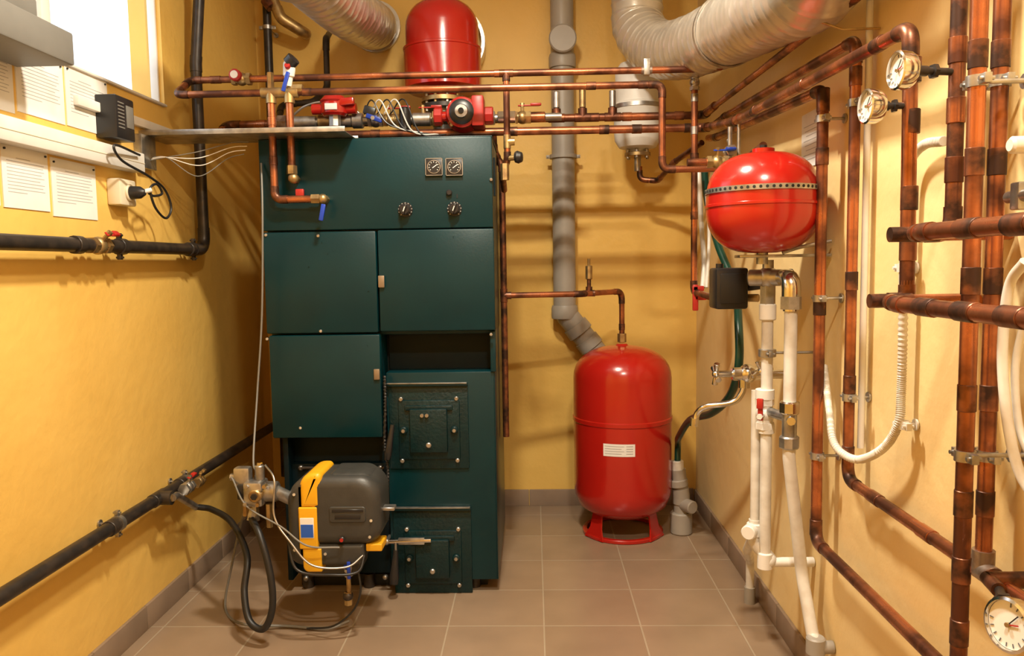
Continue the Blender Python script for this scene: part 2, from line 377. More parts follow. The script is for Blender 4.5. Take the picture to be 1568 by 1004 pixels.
b=B('fuel_hose')
b.hose([onx(300,776,-1.29)+X*.01,ony(325,780,2.85),ony(355,800,2.72),ony(378,850,2.58),ony(374,905,2.52),ony(382,950,2.48),ony(404,962,2.46),ony(417,930,2.46),ony(414,880,2.47),ony(398,820,2.50),ony(384,792,2.56)],.0115,rubber,12,12)
b.cyl(ony(384,797,2.555),ony(388,778,2.57),.014,zinc,6)
b.done()
b=B('ignition_cable')
b.hose([ony(392,728,2.6),ony(372,790,2.7),ony(356,860,2.78),ony(345,930,2.75),ony(372,955,2.6),ony(440,958,2.6),ony(500,962,2.58),ony(535,950,2.6)],.0045,boxg,12,8); b.done()
b=B('sensor_cable')
b.hose([ony(400,250,2.86),ony(402,330,2.80),ony(401,480,2.8),ony(394,600,2.78),ony(388,700,2.65),ony(392,722,2.6)],.0035,boxg,12,8); b.done()

# ---------------- left wall steel pipes ----------------
r=.021
xp=XL+.06
zU=onx(200,378,xp).z; pA=onx(-120,378,xp); pB=onx(313,378,xp)
b=B('steel_heating_pipe')
b.pipe([V((xp,pA.y,zU)),V((xp,pB.y,zU)),V((xp,pB.y,onx(320,110,xp).z)),V((xp+.03,pB.y,2.35)),V((xp+.03,pB.y,ZC))],r,blackp,.06,blackp,18,1.1)
for u in (118,185,290):
    y=onx(u,378,xp).y; b.coup((xp,y,zU),Y,r,blackp,.035,1.25,16)
y=onx(150,375,xp).y; b.valve((xp,y,zU),Y,.017,(.7,0,.7),brass,redp,.09,.06)
for u in (183,296): 
    y=onx(u,378,xp).y; b.clamp((xp,y,zU),Y,r,-X,.06,blackp)
b.done()
xp2=XL+.06
q0=onx(0,915,xp2); q1=onx(405,660,xp2); zl=(q0.z+q1.z)/2
b=B('steel_return_pipe')
b.pipe([V((xp2,.6,zl)),V((xp2,3.9,zl))],r*1.0,blackp)
for u in (150,262):
    y=1200*(-xp2)/(817-u); b.clamp((xp2,y,zl),Y,r,-X,.06,zinc); b.coup((xp2,y-.04,zl),Y,r,blackp,.03,1.2)
y=1200*(-xp2)/(817-218)
b.tee(V((xp2,y,zl)),Y,X,r,blackp)
b.cyl((xp2,y,zl),(xp2+.05,y,zl),.014,brass,8)
b.pipe([V((xp2+.05,y,zl)),V((xp2+.05,y+.03,zl+.0)),onx(300,776,-1.29)],.013,zinc,.02)
b.valve(V((xp2+.052,y+.11,zl+.004)),Y,.014,(.3,0,1),zinc,redp,.06,.05)
b.valve(V((xp2+.055,y+.20,zl+.0)),Y,.012,(.3,0,1),brass,brass,.05,.04)
b.done()
b=B('steel_riser_pipe'); c=ony(410,50,3.85)
b.pipe([V((c.x,3.85,ZC)),V((c.x,3.85,1.9)),V((c.x,3.85,.2))],.02,blackp); b.clamp((c.x,3.85,2.4),Z,.02,Y,.13,zinc); b.done()
b=B('gas_pipe'); 
b.pipe([ony(395,-60,3.8),ony(430,28,3.8),ony(468,52,3.85),ony(468,52,3.96)],.024,brass,.05,brass)
b.coup(ony(412,5,3.8),ony(430,28,3.8)-ony(412,5,3.8),.026,copperd,.05); b.done()
b=B('steel_branch_pipe')
b.pipe([ony(505,50,3.9),ony(499,60,3.7),V((ony(500,100,3.7).x,3.7,ony(500,135,3.7).z)),ony(480,157,3.62),ony(430,160,3.6),ony(428,185,3.5)],.014,blackp,.05,blackp); b.done()

# ---------------- overhead copper pipes ----------------
rc=.0125
def cz(u,v,Yy): return ony(u,v,Yy).z
YA,YBp=2.95,2.83
zA=cz(700,114,YA); zB=cz(700,136,YBp); xA=ony(290,116,YA).x; xAR=ony(1088,118,YA).x
xBR=ony(1014,140,YBp).x; zlow=cz(1040,259,YBp)
b=B('copper_supply_pipe')
b.pipe([V((xAR,2.80,zA-.03)),V((xAR,YA,zA)),V((xA,YA,zA)),V((xA,YBp,zB)),V((xBR,YBp,zB)),V((xBR,YBp,zlow)),V((.72,YBp,zlow)),V((.72,2.5,zlow+.03))],rc,copper,.03,copperd)
for u in (765,990,330): 
    x=ony(u,114,YA).x; b.coup((x,YA,zA),X,rc,solder if u==990 else copper,.04); 
for u in (470,905,985): b.coup((ony(u,136,YBp).x,YBp,zB),X,rc,copperd,.035)
b.box((ony(990,110,YA).x-.012,YA-.015,zA-.02),(ony(990,110,YA).x+.012,YA+.015,zA+.04),zinc,.004)
x=ony(370,117,YA).x; b.valve((x,YA-.0,zA),X,.015,(0,-1,.1),brass,redp,.07,.02); b.cyl((x,YA-.05,zA),(x,YA-.075,zA),.022,redp,10,bev=.004); b.cyl((x,YA-.075,zA),(x,YA-.078,zA),.014,glassm,14)
x=ony(414,125,YBp).x; b.tee(V((x,YBp,zB)),X,-Z,rc*1.3,brass); b.cyl((x,YBp,zB),(x,YBp,zB+.07),.012,brass,6)
xs=ony(442,125,YBp).x; b.tee(V((xs,YBp,zB)),X,-Z,rc*1.3,brass)
b.lathe([(0,0),(.013,0),(.015,.03),(.020,.035),(.022,.075),(.015,.09),(0,.092)],(xs,YBp-.01,zB+.02),(.15,-.1,1),white,20)
b.lathe([(.02,0),(.024,0),(.024,.026),(0,.028)],(xs+.01,YBp-.02,zB+.095),(.7,-.2,.6),plastb,20)
b.cyl((xs+.01,YBp-.035,zB+.08),(xs+.01,YBp-.045,zB+.085),.010,redp,12)
b.obox(V((xs,YBp-.035,zB+.03)),(.014,.01,.07),Matrix.Rotation(.3,3,'Y'),blue,.003)
b.cyl((xs,YBp,zB+.01),(xs+.05,YBp,zB+.01),.018,brass,6)
zc1=ony(455,305,YBp).z
b.pipe([V((x,YBp,zB)),V((x,YBp,zc1)),V((ony(490,307,YBp).x,YBp,zc1))],.0135,copper,.03,copperd)
pe=V((ony(490,307,YBp).x,YBp,zc1))
b.cyl(pe-X*.03,pe,.018,brass,6); b.ball(pe+X*.01,.018,brass); b.cyl(pe+X*.01,pe+V((.01,.045,0)),.016,brass,6)
b.obox(pe+V((.012,-.02,-.05)),(.016,.010,.06),Matrix.Rotation(.2,3,'Y'),blue,.003)
z2_=ony(446,258,YBp).z
b.pipe([V((xs,YBp,zB)),V((xs,YBp,z2_))],.0135,copper,.03,copperd)
b.cyl((xs,YBp,z2_+.01),(xs,YBp,z2_-.02),.019,brass,6); b.ball((xs+.004,YBp,z2_-.035),.019,brass); b.cyl((xs+.004,YBp,z2_-.035),(xs+.004,YF+.002,z2_-.035),.015,brass,6)
b.box((xs-.0,YF-.012,z2_-.10),(xs+.03,YF+.002,z2_-.07),redp,.003)
for zz in (zB-.10,zB-.24): b.coup((x,YBp,zz),Z,.0135,copper,.03,1.12)
b.done()

b=B('copper_heating_pipe')
YC,YD=3.38,3.24
zC=cz(900,180,YC); zD=cz(900,199,YD)
xC=ony(348,190,YC).x
rC=.0165; rE=.0135
F0=onx(1310,-4,.725); 
b.pipe([V((xC,YD,zD)),V((xC,YC,zC-.0)),V((.725,YC,zC)),V((.725,YC-.2,zC))],rC,copper,.035,copperd)
b.pipe([V((.725,YC-.1,zC)),V((.725,F0.y,F0.z)),V((.725,.2,F0.z+.03))],rE*.85,copper,.035,copperd)
E0=onx(1395,42,.70)
zE=onx(1120,190,.70).z
b.pipe([V((xC,YD,zD)),V((.70,YD,zD)),V((.70,2.77,zE)),V((.70,2.7,zE))],rC,copper,.035,copperd)
b.pipe([V((.70,2.77,zE)),V((.70,E0.y,E0.z)),V((.705,E0.y,onx(1412,440,.705).z))],rE,copper,.035,copperd)
for u in (300+100,560,770,910,960,1040):
    b.coup((ony(u,180,YC).x,YC,zC),X,rC,copper,.04); b.coup((ony(u+15,200,YD).x,YD,zD),X,rC,copperd,.04)
for u in (1150,1220,1330): 
    yy=.70*1200/(u-817); t=(yy-2.77)/(E0.y-2.77); b.coup((.70,yy,zE+(E0.z-zE)*t),Y,rE,copperd,.04)
for u,h in ((852,.05),(892,.07),(938,.05)):
    x=ony(u,170,YC).x; b.cyl((x,YC,zC),(x,YC,zC+.06),.010,brass,10); b.cyl((x,YC,zC+.04),(x,YC,zC+.06+h),.014,zinc if u!=892 else brass,12,bev=.003)
    b.tee(V((x,YC,zC)),X,Z,rC,copper)
b.done()
b=B('valve_manifold')
def cl(u): return V((ony(u,182,YC-.09).x,YC-.09,cz(600,184,YC-.09)))
b.pipe([cl(430),cl(860)],.016,zinc)
for u0,u1,r_,m_ in ((425,440,.030,solder),(440,485,.024,zinc),(488,510,.028,brass),(512,540,.026,zinc),(540,556,.032,zinc),(632,660,.028,zinc),(662,676,.034,brass),(738,758,.030,zinc),(762,790,.028,chrome),(795,812,.026,brass),(812,835,.022,copper)):
    b.cyl(cl(u0),cl(u1),r_,m_,6 if u0%4 else 16,bev=.003)
for u,m_ in ((600,redp),(648,redp),(800,redp)):
    b.valve(cl(u),X,.017,Z,brass,m_,.07,.09)
b.valve(cl(575),X,.018,-Y,zinc,blue,.06,.02)
b.obox(cl(570)+V((0,-.05,.03)),(.05,.02,.035),Matrix.Rotation(.3,3,'Y'),plastb,.006); b.obox(cl(577)+V((0,-.055,0)),(.07,.012,.02),Matrix.Rotation(.35,3,'Y'),blue,.004)
c=cl(622); b.cyl(c+V((0,-.03,-.05)),c+V((0,-.03,.045)),.024,plastb,18,bev=.006); b.cyl(c+V((0,-.03,-.09)),c+V((0,-.03,-.05)),.014,zinc,6)
for k in range(5):
    b.hose([cl(560+k*10)+V((0,-.03,.02)),cl(575+k*12)+V((0,-.06,.07)),cl(600+k*12)+V((0,-.07,-.03-.01*k)),cl(660+k*8)+V((0,-.06,-.07))],.003,white if k%2 else plastb,8,6)
b.hose([cl(450)+V((0,0,.03)),cl(470)+V((0,-.02,.06)),cl(500)+V((0,-.02,.075)),cl(540)+V((0,0,.05)),cl(560)],.005,zinc)
b.done()
def pump(u,v,Yy,R,name,ax=(0,-1,0)):
    b=B(name); c=ony(u,v,Yy); ax=V(ax).normalized()
    b.cyl(c-X*.12,c+X*.12,.020,red,16); 
    for sg in(1,-1): b.cyl(c+X*sg*.085,c+X*sg*.12,.036,redp,8,bev=.004)
    b.lathe([(0,-.05),(R*.75,-.05),(R*.98,-.02),(R,.03),(R*.9,.04),(R*.85,.09),(R*.5,.10),(0,.10)],c,ax,red,28)
    b.lathe([(R*.70,0),(R*.70,.012),(R*.5,.02),(0,.02)],c+ax*.09,ax,plastb,28)
    b.lathe([(0,0),(R*.40,0),(R*.35,.006),(0,.006)],c+ax*.11,ax,zinc,24)
    b.cyl(c+ax*.115,c+ax*.125,R*.16,plastb,12)
    b.box(c+V((R*.55,-.10,-R*.8)),c+V((R*1.25,.0,R*.9)),redp,.008)
    for k in range(4):
        a=math.pi/4+k*math.pi/2; q=c+V((math.cos(a)*R*.88,-.045,math.sin(a)*R*.88)); b.cyl(q,q-Y*.02,.007,zinc,6)
    b.done()
pump(710,178,3.22,.070,'circulation_pump')
b=B('mixing_valve'); c=ony(512,167,3.25)
b.cyl(c-Z*.03,c+Z*.03,.055,red,24,bev=.01); b.lathe([(0,0),(.05,0),(.058,.01),(.04,.03),(.0,.035)],c+Z*.02,Z,redp,24)
b.obox(c+V((.04,-.03,.02)),(.10,.03,.03),Matrix.Rotation(-.1,3,'Y'),red,.006); b.cyl(c-Z*.07,c-Z*.03,.025,zinc,8); b.cyl(c-X*.09,c+X*.09,.022,red,16); b.obox(c+V((0,-.056,0)),(.05,.004,.025),I3,paper,.001); b.done()

# red vessel above boiler
c=ony(678,100,3.62); x0=c.x; y0=3.62; rr=.174
zz=lambda v: ony(678,v,3.62).z
b=B('red_expansion_vessel')
zb=zz(142)
pr=[(0,zb-.03),(.07,zb-.03),(.075,zb),(rr-.02,zb),(rr,zb+.012),(rr,zz(80)),(rr+.003,zz(79)),(rr+.003,zz(76)),(rr-.010,zz(74)),(rr-.010,zz(44))]
for k in range(1,9):
    a=k/8*math.pi/2; pr.append(((rr-.010)*max(math.cos(a),0)**.8 if k<8 else 0,zz(44)+(zz(0)-zz(44))*math.sin(a)))
b.lathe(pr,(x0,y0,0),Z,red,56)
b.lathe([(rr-.012,-.05),(rr+.004,-.05),(rr+.004,.05),(rr-.012,.05),(rr-.012,-.05)],(x0,YB-.06,zz(40)),(0,1,0),foil,56)
b.lathe([(0,0),(.10,0),(.10,.018),(0,.018)],(x0,y0,zb-.045),Z,brass,32)
b.lathe([(0,0),(.10,0),(.10,.018),(0,.018)],(x0,y0,zb-.075),Z,blackp,32)
for k in range(10):
    a=2*math.pi*k/10; q=V((x0+.085*math.cos(a),y0+.085*math.sin(a),zb-.09)); b.cyl(q,q+Z*.075,.008,brass if k%2 else zinc,6)
b.cyl((x0,y0,zb-.2),(x0,y0,zb-.03),.05,zinc,20)
b.cyl((x0,y0-.06,1.75),(x0,y0-.06,zb-.1),.04,blackp,20)
b.box((x0-.02,y0+.1,zz(60)),(x0+.02,YB-.003,zz(50)),zinc,.003)
b.done()

# ---------------- pipe beside boiler, to floor tank ----------------
Ys=3.3
b=B('copper_drop_pipe')
xs0=ony(770,350,Ys).x; ztop=ony(760,232,Ys).z; zbot=ony(780,668,Ys).z; zh=ony(860,451,Ys).z
b.pipe([V((xs0-.03,YD,zD)),V((xs0-.03,Ys,ztop)),V((xs0,Ys,ztop-.06)),V((xs0,Ys,zbot))],.0135,copperd,.03,copperd)
b.tee(V((xs0,Ys,zh)),Z,X,.0135,copperd)
b.done()
b=B('copper_bypass_pipe'); xa=ony(776,180,YA).x; zv=ony(776,245,3.0).z
b.pipe([V((xa,YA,zA)),V((xa,YA,zv)),V((xa-.02,YA+.05,zv-.06)),V((xa-.02,YA+.18,zv-.10))],.012,copper,.02,copperd)
b.tee(V((xa,YA,zA)),X,-Z,.0125,copperd); b.tee(V((xa,YA,zv+.06)),Z,X,.012,brass)
b.cyl((xa,YA,zv+.0),(xa+.05,YA-.02,zv+.0),.010,brass,8); b.lathe([(0,0),(.02,0),(.024,.01),(.018,.025),(0,.027)],(xa+.03,YA-.02,zv),(1,-.3,0),plastb,10)
b.cyl((xa-.01,YA,zv-.02),(xa-.01,YA,zv-.08),.016,brass,6)
b.done()
tc=V((ony(953,700,3.58).x,3.58,0)); 
b=B('copper_tank_pipe'); zt_=ony(953,527,3.58).z
b.pipe([V((xs0,Ys,zh)),V((tc.x-.2,Ys+.05,zh)),V((tc.x,3.58,zh)),V((tc.x,3.58,zt_+.008))],.0125,copper,.04,copperd)
b.coup((tc.x,3.58,zt_+.03),Z,.0135,brass,.04,1.5,6); b.coup((tc.x,3.58,zt_+.08),Z,.0125,copperd,.03)
xv=ony(901,445,3.45).x; b.tee(V((xv,3.41,zh)),X,Z,.0125,copperd); b.cyl((xv,3.41,zh),(xv,3.41,zh+.08),.009,copperd,12); b.cyl((xv,3.41,zh+.06),(xv,3.41,zh+.12),.015,brass,12,bev=.003); b.cyl((xv,3.41,zh+.12),(xv,3.41,zh+.15),.006,brass,8)
b.done()
# floor tank
b=B('expansion_tank'); R=.224; z0=ony(953,790,3.58).z+.012; zs=ony(953,652,3.36).z
pr=[(0,z0-.005),(.08,z0),(.15,z0+.02),(.20,z0+.055),(R-.004,z0+.105),(R,z0+.14),(R,zs-.014),(R+.004,zs-.010),(R+.004,zs+.006),(R,zs+.010)]
for k in range(9):
    a=k/8*math.pi/2; pr.append((R*math.cos(a)**.75 if k<8 else .02,zt_-.15+.145*math.sin(a)))
pr[-1]=(.03,zt_-.004); pr+=[(.022,zt_+.004),(0,zt_+.004)]
b.lathe(pr,(tc.x,tc.y,0),Z,red,64)
rb=.182
b.lathe([(rb-.016,.002),(rb,.0),(rb+.004,.003),(rb+.004,.014),(rb,.018),(rb-.016,.018),(rb-.016,.002)],(tc.x,tc.y,0),Z,red,56)
for aa in (-38,-142,90):
    a=math.radians(aa); Rm=Matrix.Rotation(a,3,'Z')
    vs=[]; sec=[(rb+.002,.004,.060),(rb-.012,.05,.036),(rb-.028,z0+.065,.026)]
    for (rad,z,w) in sec:
        for dr in (0,-.007):
            for sg in (1,-1): vs.append(V((tc.x,tc.y,z))+Rm@V((rad+dr,sg*w,0)))
    fs=[[0,1,3,2],[8,10,11,9]]
    for o in (0,4): fs+=[[o+0,o+4,o+5,o+1],[o+2,o+3,o+7,o+6],[o+0,o+2,o+6,o+4],[o+1,o+5,o+7,o+3]]
    b.add(vs,fs,red)
def arcpatch(a0,a1,za,zb2,rad,m):
    n=8; vs=[];fs=[]
    for i in range(n+1):
        a=a0+(a1-a0)*i/n
        for z_ in (za,zb2): vs.append((tc.x+rad*math.cos(a),tc.y+rad*math.sin(a),z_))
    for i in range(n): fs.append([2*i,2*i+2,2*i+3,2*i+1])
    b.add(vs,fs,m)
zla=ony(953,699,3.36).z; zlb=ony(953,680,3.36).z; am=math.radians(-100)
arcpatch(am-.31,am+.31,zla,zlb,R+.0015,paper)
for k in range(4):
    zz_=zla+(zlb-zla)*(.2+.2*k); arcpatch(am-.28,am+.05+.05*(k%2),zz_,zz_+.002,R+.0022,faint); arcpatch(am+.14,am+.27,zz_,zz_+.003,R+.0022,faint)
b.done()

# grey drain pipe on back wall
Yg=YB-.085; xg=ony(863,300,Yg).x
b=B('drain_pipe')
zk=ony(866,478,Yg).z
b.pipe([V((xg,Yg,ZC)),V((xg,Yg,zk)),V((xg+.20,Yg,zk-.26)),V((xg+.26,Yg,zk-.6)),V((xg+.26,Yg,0))],.056,pgrey,.09,None,28)
for z_ in (zk+.0,ony(860,95,Yg).z): 
    b.lathe([(.056,-.03),(.064,-.03),(.066,-.02),(.066,.02),(.062,.035),(.056,.035)],(xg,Yg,z_),Z,pgrey,28)
c=V((xg,Yg,ony(857,66,Yg).z)); b.cyl(c,c-Y*.08,.05,pgrey,24); b.cyl(c-Y*.065,c-Y*.09,.066,pgrey,28,bev=.006)
dd=V((.20,0,-.26)).normalized(); q=V((xg,Yg,zk))+dd*.1
b.lathe([(.056,-.02),(.064,-.02),(.066,.03),(.056,.035)],q,dd,pgrey,28); b.lathe([(.056,-.02),(.062,-.02),(.063,.03),(.056,.035)],q+dd*.09,dd,pgrey,28)
b.clamp((xg,Yg,ony(860,240,Yg).z),Z,.056,Y,.085,pgrey)
b.done()
b=B('floor_drain_connector'); c=V((.665,3.55,0))
b.cyl(c,c+Z*.10,.05,pgrey,24,bev=.006); b.pipe([c+Z*.08,c+Z*.17,c+V((-.015,0,.30))],.034,pgrey,.05,pgrey,20)
b.cyl(c+V((-.012,0,.22)),c+V((-.016,0,.255)),.044,pgrey,24,bev=.004); b.cyl(c+V((-.016,0,.29)),c+V((-.018,0,.34)),.028,gridw,16,bev=.003)
b.cyl(c+V((0,0,.14)),c+V((.04,-.07,.14)),.03,pgrey,20,bev=.004); b.done()

# ---------------- ducts ----------------
def spiral(r,pitch=.055,a=.0034,cr_=.0013):
    def f(S,t):
        w=((S/pitch+t/6.2832)%1)
        return r+a*math.exp(-((w-.5)/.09)**2)+cr_*(math.sin(S*37+t*3)*math.sin(t*4-S*19)+.4*math.sin(t*7+S*53))
    return f
b=B('ventilation_duct')
b.sweep(cr([ony(574,40,3.975),ony(560,34,3.6),ony(522,8,3.15),ony(470,-40,2.75),ony(400,-110,2.4),V((-.85,1.9,2.8))],60),.11,foil,56,spiral(.108))
c=ony(574,40,3.955); b.cyl(c,c+Y*.02,.125,foil,32); b.done()
b=B('ventilation_duct')
P=[V((ony(974,20,3.62).x,3.62,ZC)),ony(975,0,3.62),ony(980,48,3.58),ony(1012,76,3.4),ony(1056,72,3.1),ony(1116,46,2.7),ony(1190,2,2.2),ony(1262,-60,1.85),V((.60,1.5,2.15)),V((.5,1.1,2.4)),V((.45,.9,2.8))]
b.sweep(cr(P,56),.11,foil,60,spiral(.113))
b.lathe([(.116,-.010),(.121,-.010),(.121,.010),(.116,.010)],P[5],P[6]-P[4],zinc,36)
b.done()
b=B('duct_strap')
b.sweep([ony(1200,20,1.95),ony(1245,30,1.9),ony(1290,45,1.9),V((.815,1.9,ony(1290,45,1.9).z))],.003,brass,8); b.done()

# white filter vessel
b=B('water_filter_vessel'); c=ony(976,160,3.7); zz=lambda v: ony(976,v,3.7).z
b.lathe([(0,zz(238)),(.03,zz(238)),(.035,zz(230)),(.085,zz(226)),(.105,zz(215)),(.108,zz(200)),(.108,zz(172)),(.112,zz(170)),(.112,zz(160)),(.100,zz(158)),(.102,zz(110)),(.08,zz(98)),(0,zz(92))],(c.x,3.7,0),Z,white,36)
b.cyl((c.x,3.7,zz(168)),(c.x,3.7,zz(162)),.116,zinc,32); b.cyl((c.x,3.7,zz(240)),(c.x,3.7,zz(234)),.06,brass,20,bev=.002)
for k in range(6):
    a=k*math.pi/3+.3; q=V((c.x+.05*math.cos(a),3.7+.05*math.sin(a),zz(243))); b.cyl(q,q+Z*.04,.007,zinc,6)
b.pipe([V((c.x,3.7,zz(240))),V((c.x,3.7,zz(262)))],.016,zinc)
b.pipe([V((c.x+.01,3.7,zz(255))),V((c.x+.01,3.7,zz(275))),V((c.x+.09,3.68,zz(278))),V((.62,3.5,zz(258))),V((.70,3.3,zz(240)))],.012,copper,.03,copperd)
b.box((c.x-.02,3.78,zz(180)),(c.x+.02,YB-.003,zz(170)),zinc,.002)
b.done()

# ---------------- right side copper ----------------
b=B('copper_riser_pipe')
xq=ony(1063,300,3.05).x; yq=3.05; za=ony(1062,122,yq).z; zc_=ony(1066,447,yq).z
blk=ony(1118,441,2.42)
b.pipe([V((xq,yq,za+.0)),V((xq,yq,zc_)),V((.66,2.75,zc_-.02)),V((blk.x,2.52,blk.z-.03))],.0125,copper,.03,copperd)
b.valve(V((xq,yq,za-.01)),Z,.012,-Y,zinc,zinc,.06,.03)
b.cyl((xq,yq,ony(1062,235,yq).z),(xq,yq,ony(1062,262,yq).z),.017,copperd,16)
for v in (150,200,330): b.coup((xq,yq,ony(1062,v,yq).z),Z,.0125,zinc if v<201 else copperd,.03)
zr_=ony(1066,455,yq).z
b.obox(V((xq+.0,yq-.03,zr_)),(.022,.012,.10),I3,redp,.004); b.obox(V((xq+.01,yq-.03,zr_+.035)),(.045,.012,.02),I3,redp,.004); b.obox(V((xq+.02,yq-.03,zr_-.0)),(.045,.012,.02),I3,redp,.004)
b.done()
def rwx(u,X_): return 1200*X_/(u-817)
X1=.76
t1=onx(1264,135,X1); b1=onx(1246,825,X1); y1=(t1.y+b1.y)/2
G0=onx(1080,222,X1)
rv=.0145
b=B('copper_riser_pipe')
b.pipe([V((X1,3.45,G0.z+.02)),V((X1,G0.y if G0.y<3.4 else 3.3,G0.z)),V((X1,y1,t1.z)),V((X1,y1,b1.z)),V((X1,.3,b1.z))],rv,copper,.04,copperd)
for v in (183,457,702): b.clamp((X1,y1,onx(1258,v,X1).z),Z,rv,X,XR-X1)
for v in (150,240,470,815): b.coup((X1,y1,onx(1258,v,X1).z),Z,rv,copperd,.045)
b.done()
X2=.77; rv2=.013
t2=onx(1309,62,X2); b2=onx(1300,735,X2); y2=(t2.y+b2.y)/2
g0=onx(1110,178,X2)
b=B('copper_riser_pipe')
b.pipe([V((X2,g0.y+.3,g0.z)),V((X2,g0.y,g0.z)),V((X2,y2,t2.z)),V((X2,y2,b2.z)),V((X2,.2,b2.z))],rv2,copper,.04,copperd)
for v in (160,610): b.clamp((X2,y2,onx(1305,v,X2).z),Z,rv2,X,XR-X2)
for v in (120,430,590,700): b.coup((X2,y2,onx(1305,v,X2).z),Z,rv2,copperd,.045)
for u in (1340,1420): b.coup((X2,rwx(u,X2),b2.z),Y,rv2,copper,.05)
b.done()
rm=.0135
for (u,X_,v0,v1) in ((1484,.715,-1,1100),(1518,.775,-1,850)):
    b=B('copper_main_pipe'); y_=onx(u,500,X_).y; zb_=0.0 if v1>1000 else b2.z
    b.pipe([V((X_,y_,ZC)),V((X_,y_,max(zb_,0)))],rm,copper)
    for v in (90,250,430,610,775,880,980):
        if v<v1: b.coup((X_,y_,onx(u,v,X_).z),Z,rm,copperd,.045,1.1)
    for v in (130,700):
        b.clamp((X_,y_,onx(u,v,X_).z),Z,rm,X,XR-X_)
    if v1<1000: b.tee(V((X_,y_,b2.z)),Y,Z,.016,solder); 
    b.done()
b=B('copper_branch_pipe'); Xs=.635; rs=.0135
s0=onx(1390,357,Xs); X5=.745; y5=onx(1463,200,X5).y
b.pipe([V((XE,s0.y+.02,s0.z)),V((Xs+.02,s0.y+.02,s0.z)),V((Xs,s0.y-.06,s0.z)),V((Xs,.35,s0.z))],rs,copper,.03,copperd)
b.pipe([V((X5,y5,ZC)),V((X5,y5,s0.z)),V((Xs,y5,s0.z))],rm,copperd,.03,copperd)
for u in (1470,1545): b.coup((Xs,rwx(u,Xs),s0.z),Y,rs,copperd,.05)
for v in (80,170,260): b.coup((X5,y5,onx(1462,v,X5).z),Z,rm,copper,.045)
b.done()
b=B('copper_branch_pipe'); s0=onx(1352,463,Xs)
b.pipe([V((XE,s0.y+.02,s0.z)),V((Xs+.02,s0.y+.02,s0.z)),V((Xs,s0.y-.06,s0.z)),V((Xs,.35,s0.z))],rs,copper,.03,copperd)
y6=E0.y; b.pipe([V((.705,y6,onx(1412,430,.705).z)),V((.705,y6,s0.z)),V((Xs,y6,s0.z))],rm,copperd,.03,copperd)
for u in (1410,1470,1540): b.coup((Xs,rwx(u,Xs),s0.z),Y,rs,copperd,.05)
for v in (100,180,300,380): b.coup((.705,y6,onx(1412,v,.705).z),Z,rm,copperd,.045)
b.done()
def gauge(c,n,R,stem):
    b=B('pressure_gauge'); c=V(c); n=V(n).normalized()
    b.lathe([(0,-.02),(R*.85,-.02),(R,-.012),(R*1.04,.0),(R*1.04,.008),(R*.93,.010),(R*.92,.003),(0,.003)],c,n,chrome,36)
    b.lathe([(0,.0036),(R*.91,.0036)],c,n,glassm,36)
    q=n.to_track_quat('Z','Y')
    for k in range(13):
        a=math.radians(-180+k*22.5); Rm=(q.to_matrix()@Matrix.Rotation(a,3,'Z'))
        b.obox(c+Rm@V((R*.76,0,.0045)),(R*.16,R*.035,.0008),Rm,ink)
    Rm=q.to_matrix()@Matrix.Rotation(.9,3,'Z'); b.obox(c+Rm@V((R*.25,0,.006)),(R*.75,R*.04,.001),Rm,plastb)
    Rm=q.to_matrix()@Matrix.Rotation(.3,3,'Z'); b.obox(c+Rm@V((R*.2,0,.0055)),(R*.5,R*.05,.001),Rm,redp)
    b.cyl(c+n*.004,c+n*.009,R*.09,brass,12)
    s=V(stem)-c
    b.cyl(c-n*.018,c+s*.45,R*.28,blackp,14); b.cyl(c+s*.4,c+s,R*.2,blackp,14); b.cyl(c+s*.55,c+s*.62,R*.40,blackp,6)
    b.done()
c=ony(1379,108,y5-.02); gauge(c,(-1,-.06,0),.032,(X5,y5,c.z))
c=ony(1332,163,y6); gauge(c,(-1,-.06,0),.031,(.705,y6,c.z))
c=ony(1548,956,1.12); gauge(c,(-1,-.30,.1),.038,(.745,1.25,c.z))
b=B('copper_gauge_pipe'); b.cyl((.745,1.28,c.z),(XE,1.28,c.z),.014,copperd); b.cyl((.74,1.24,c.z),(.75,1.29,c.z),.012,copperd); b.done()

def corr(r): return lambda S,a:r+.0012*math.sin(S*1400)
b=B('corrugated_conduit')
X_=.79
b.sweep(cr([onx(1445,216,X_),onx(1415,222,X_),onx(1393,250,X_),onx(1387,310,X_),onx(1383,480,X_),onx(1380,600,X_),onx(1375,650,X_-.01),onx(1350,688,X_-.02),onx(1310,703,X_-.03),onx(1278,680,X_-.04),onx(1270,630,X_-.02),onx(1262,560,X_)],60),.010,gridw,10,corr(.0092))
for v in (410,650):
    c=onx(1383,v,X_); b.clamp(c,Z,.010,X,XR-X_,white)
b.done()
b=B('cable_conduit'); y_=onx(1326,300,.80).y
b.pipe([V((.80,y_,ZC)),V((.80,y_,onx(1326,690,.80).z))],.008,white); b.done()
b=B('white_hose')
b.hose([onx(1570,400,.74),onx(1545,440,.74),onx(1535,540,.74),onx(1542,640,.74),onx(1560,720,.74),onx(1590,770,.74)],.008,gridw)
b.hose([onx(1575,470,.76),onx(1555,560,.76),onx(1562,660,.76),onx(1590,720,.76)],.006,gridw); b.done()
b=B('radiator_valve'); c=onx(1556,222,.72)
b.cyl(c,V((XE,c.y,c.z)),.009,white,16); b.cyl(c-X*.01,c+X*.04,.013,white,20,bev=.004); b.done()
b=B('pipe_bracket'); c=onx(1562,300,.78); b.box(c+V((-.01,-.012,-.022)),V((XE,c.y+.012,c.z+.022)),zinc,.003); b.cyl(c-Y*.03,c+Y*.03,.010,zinc,14); b.done()

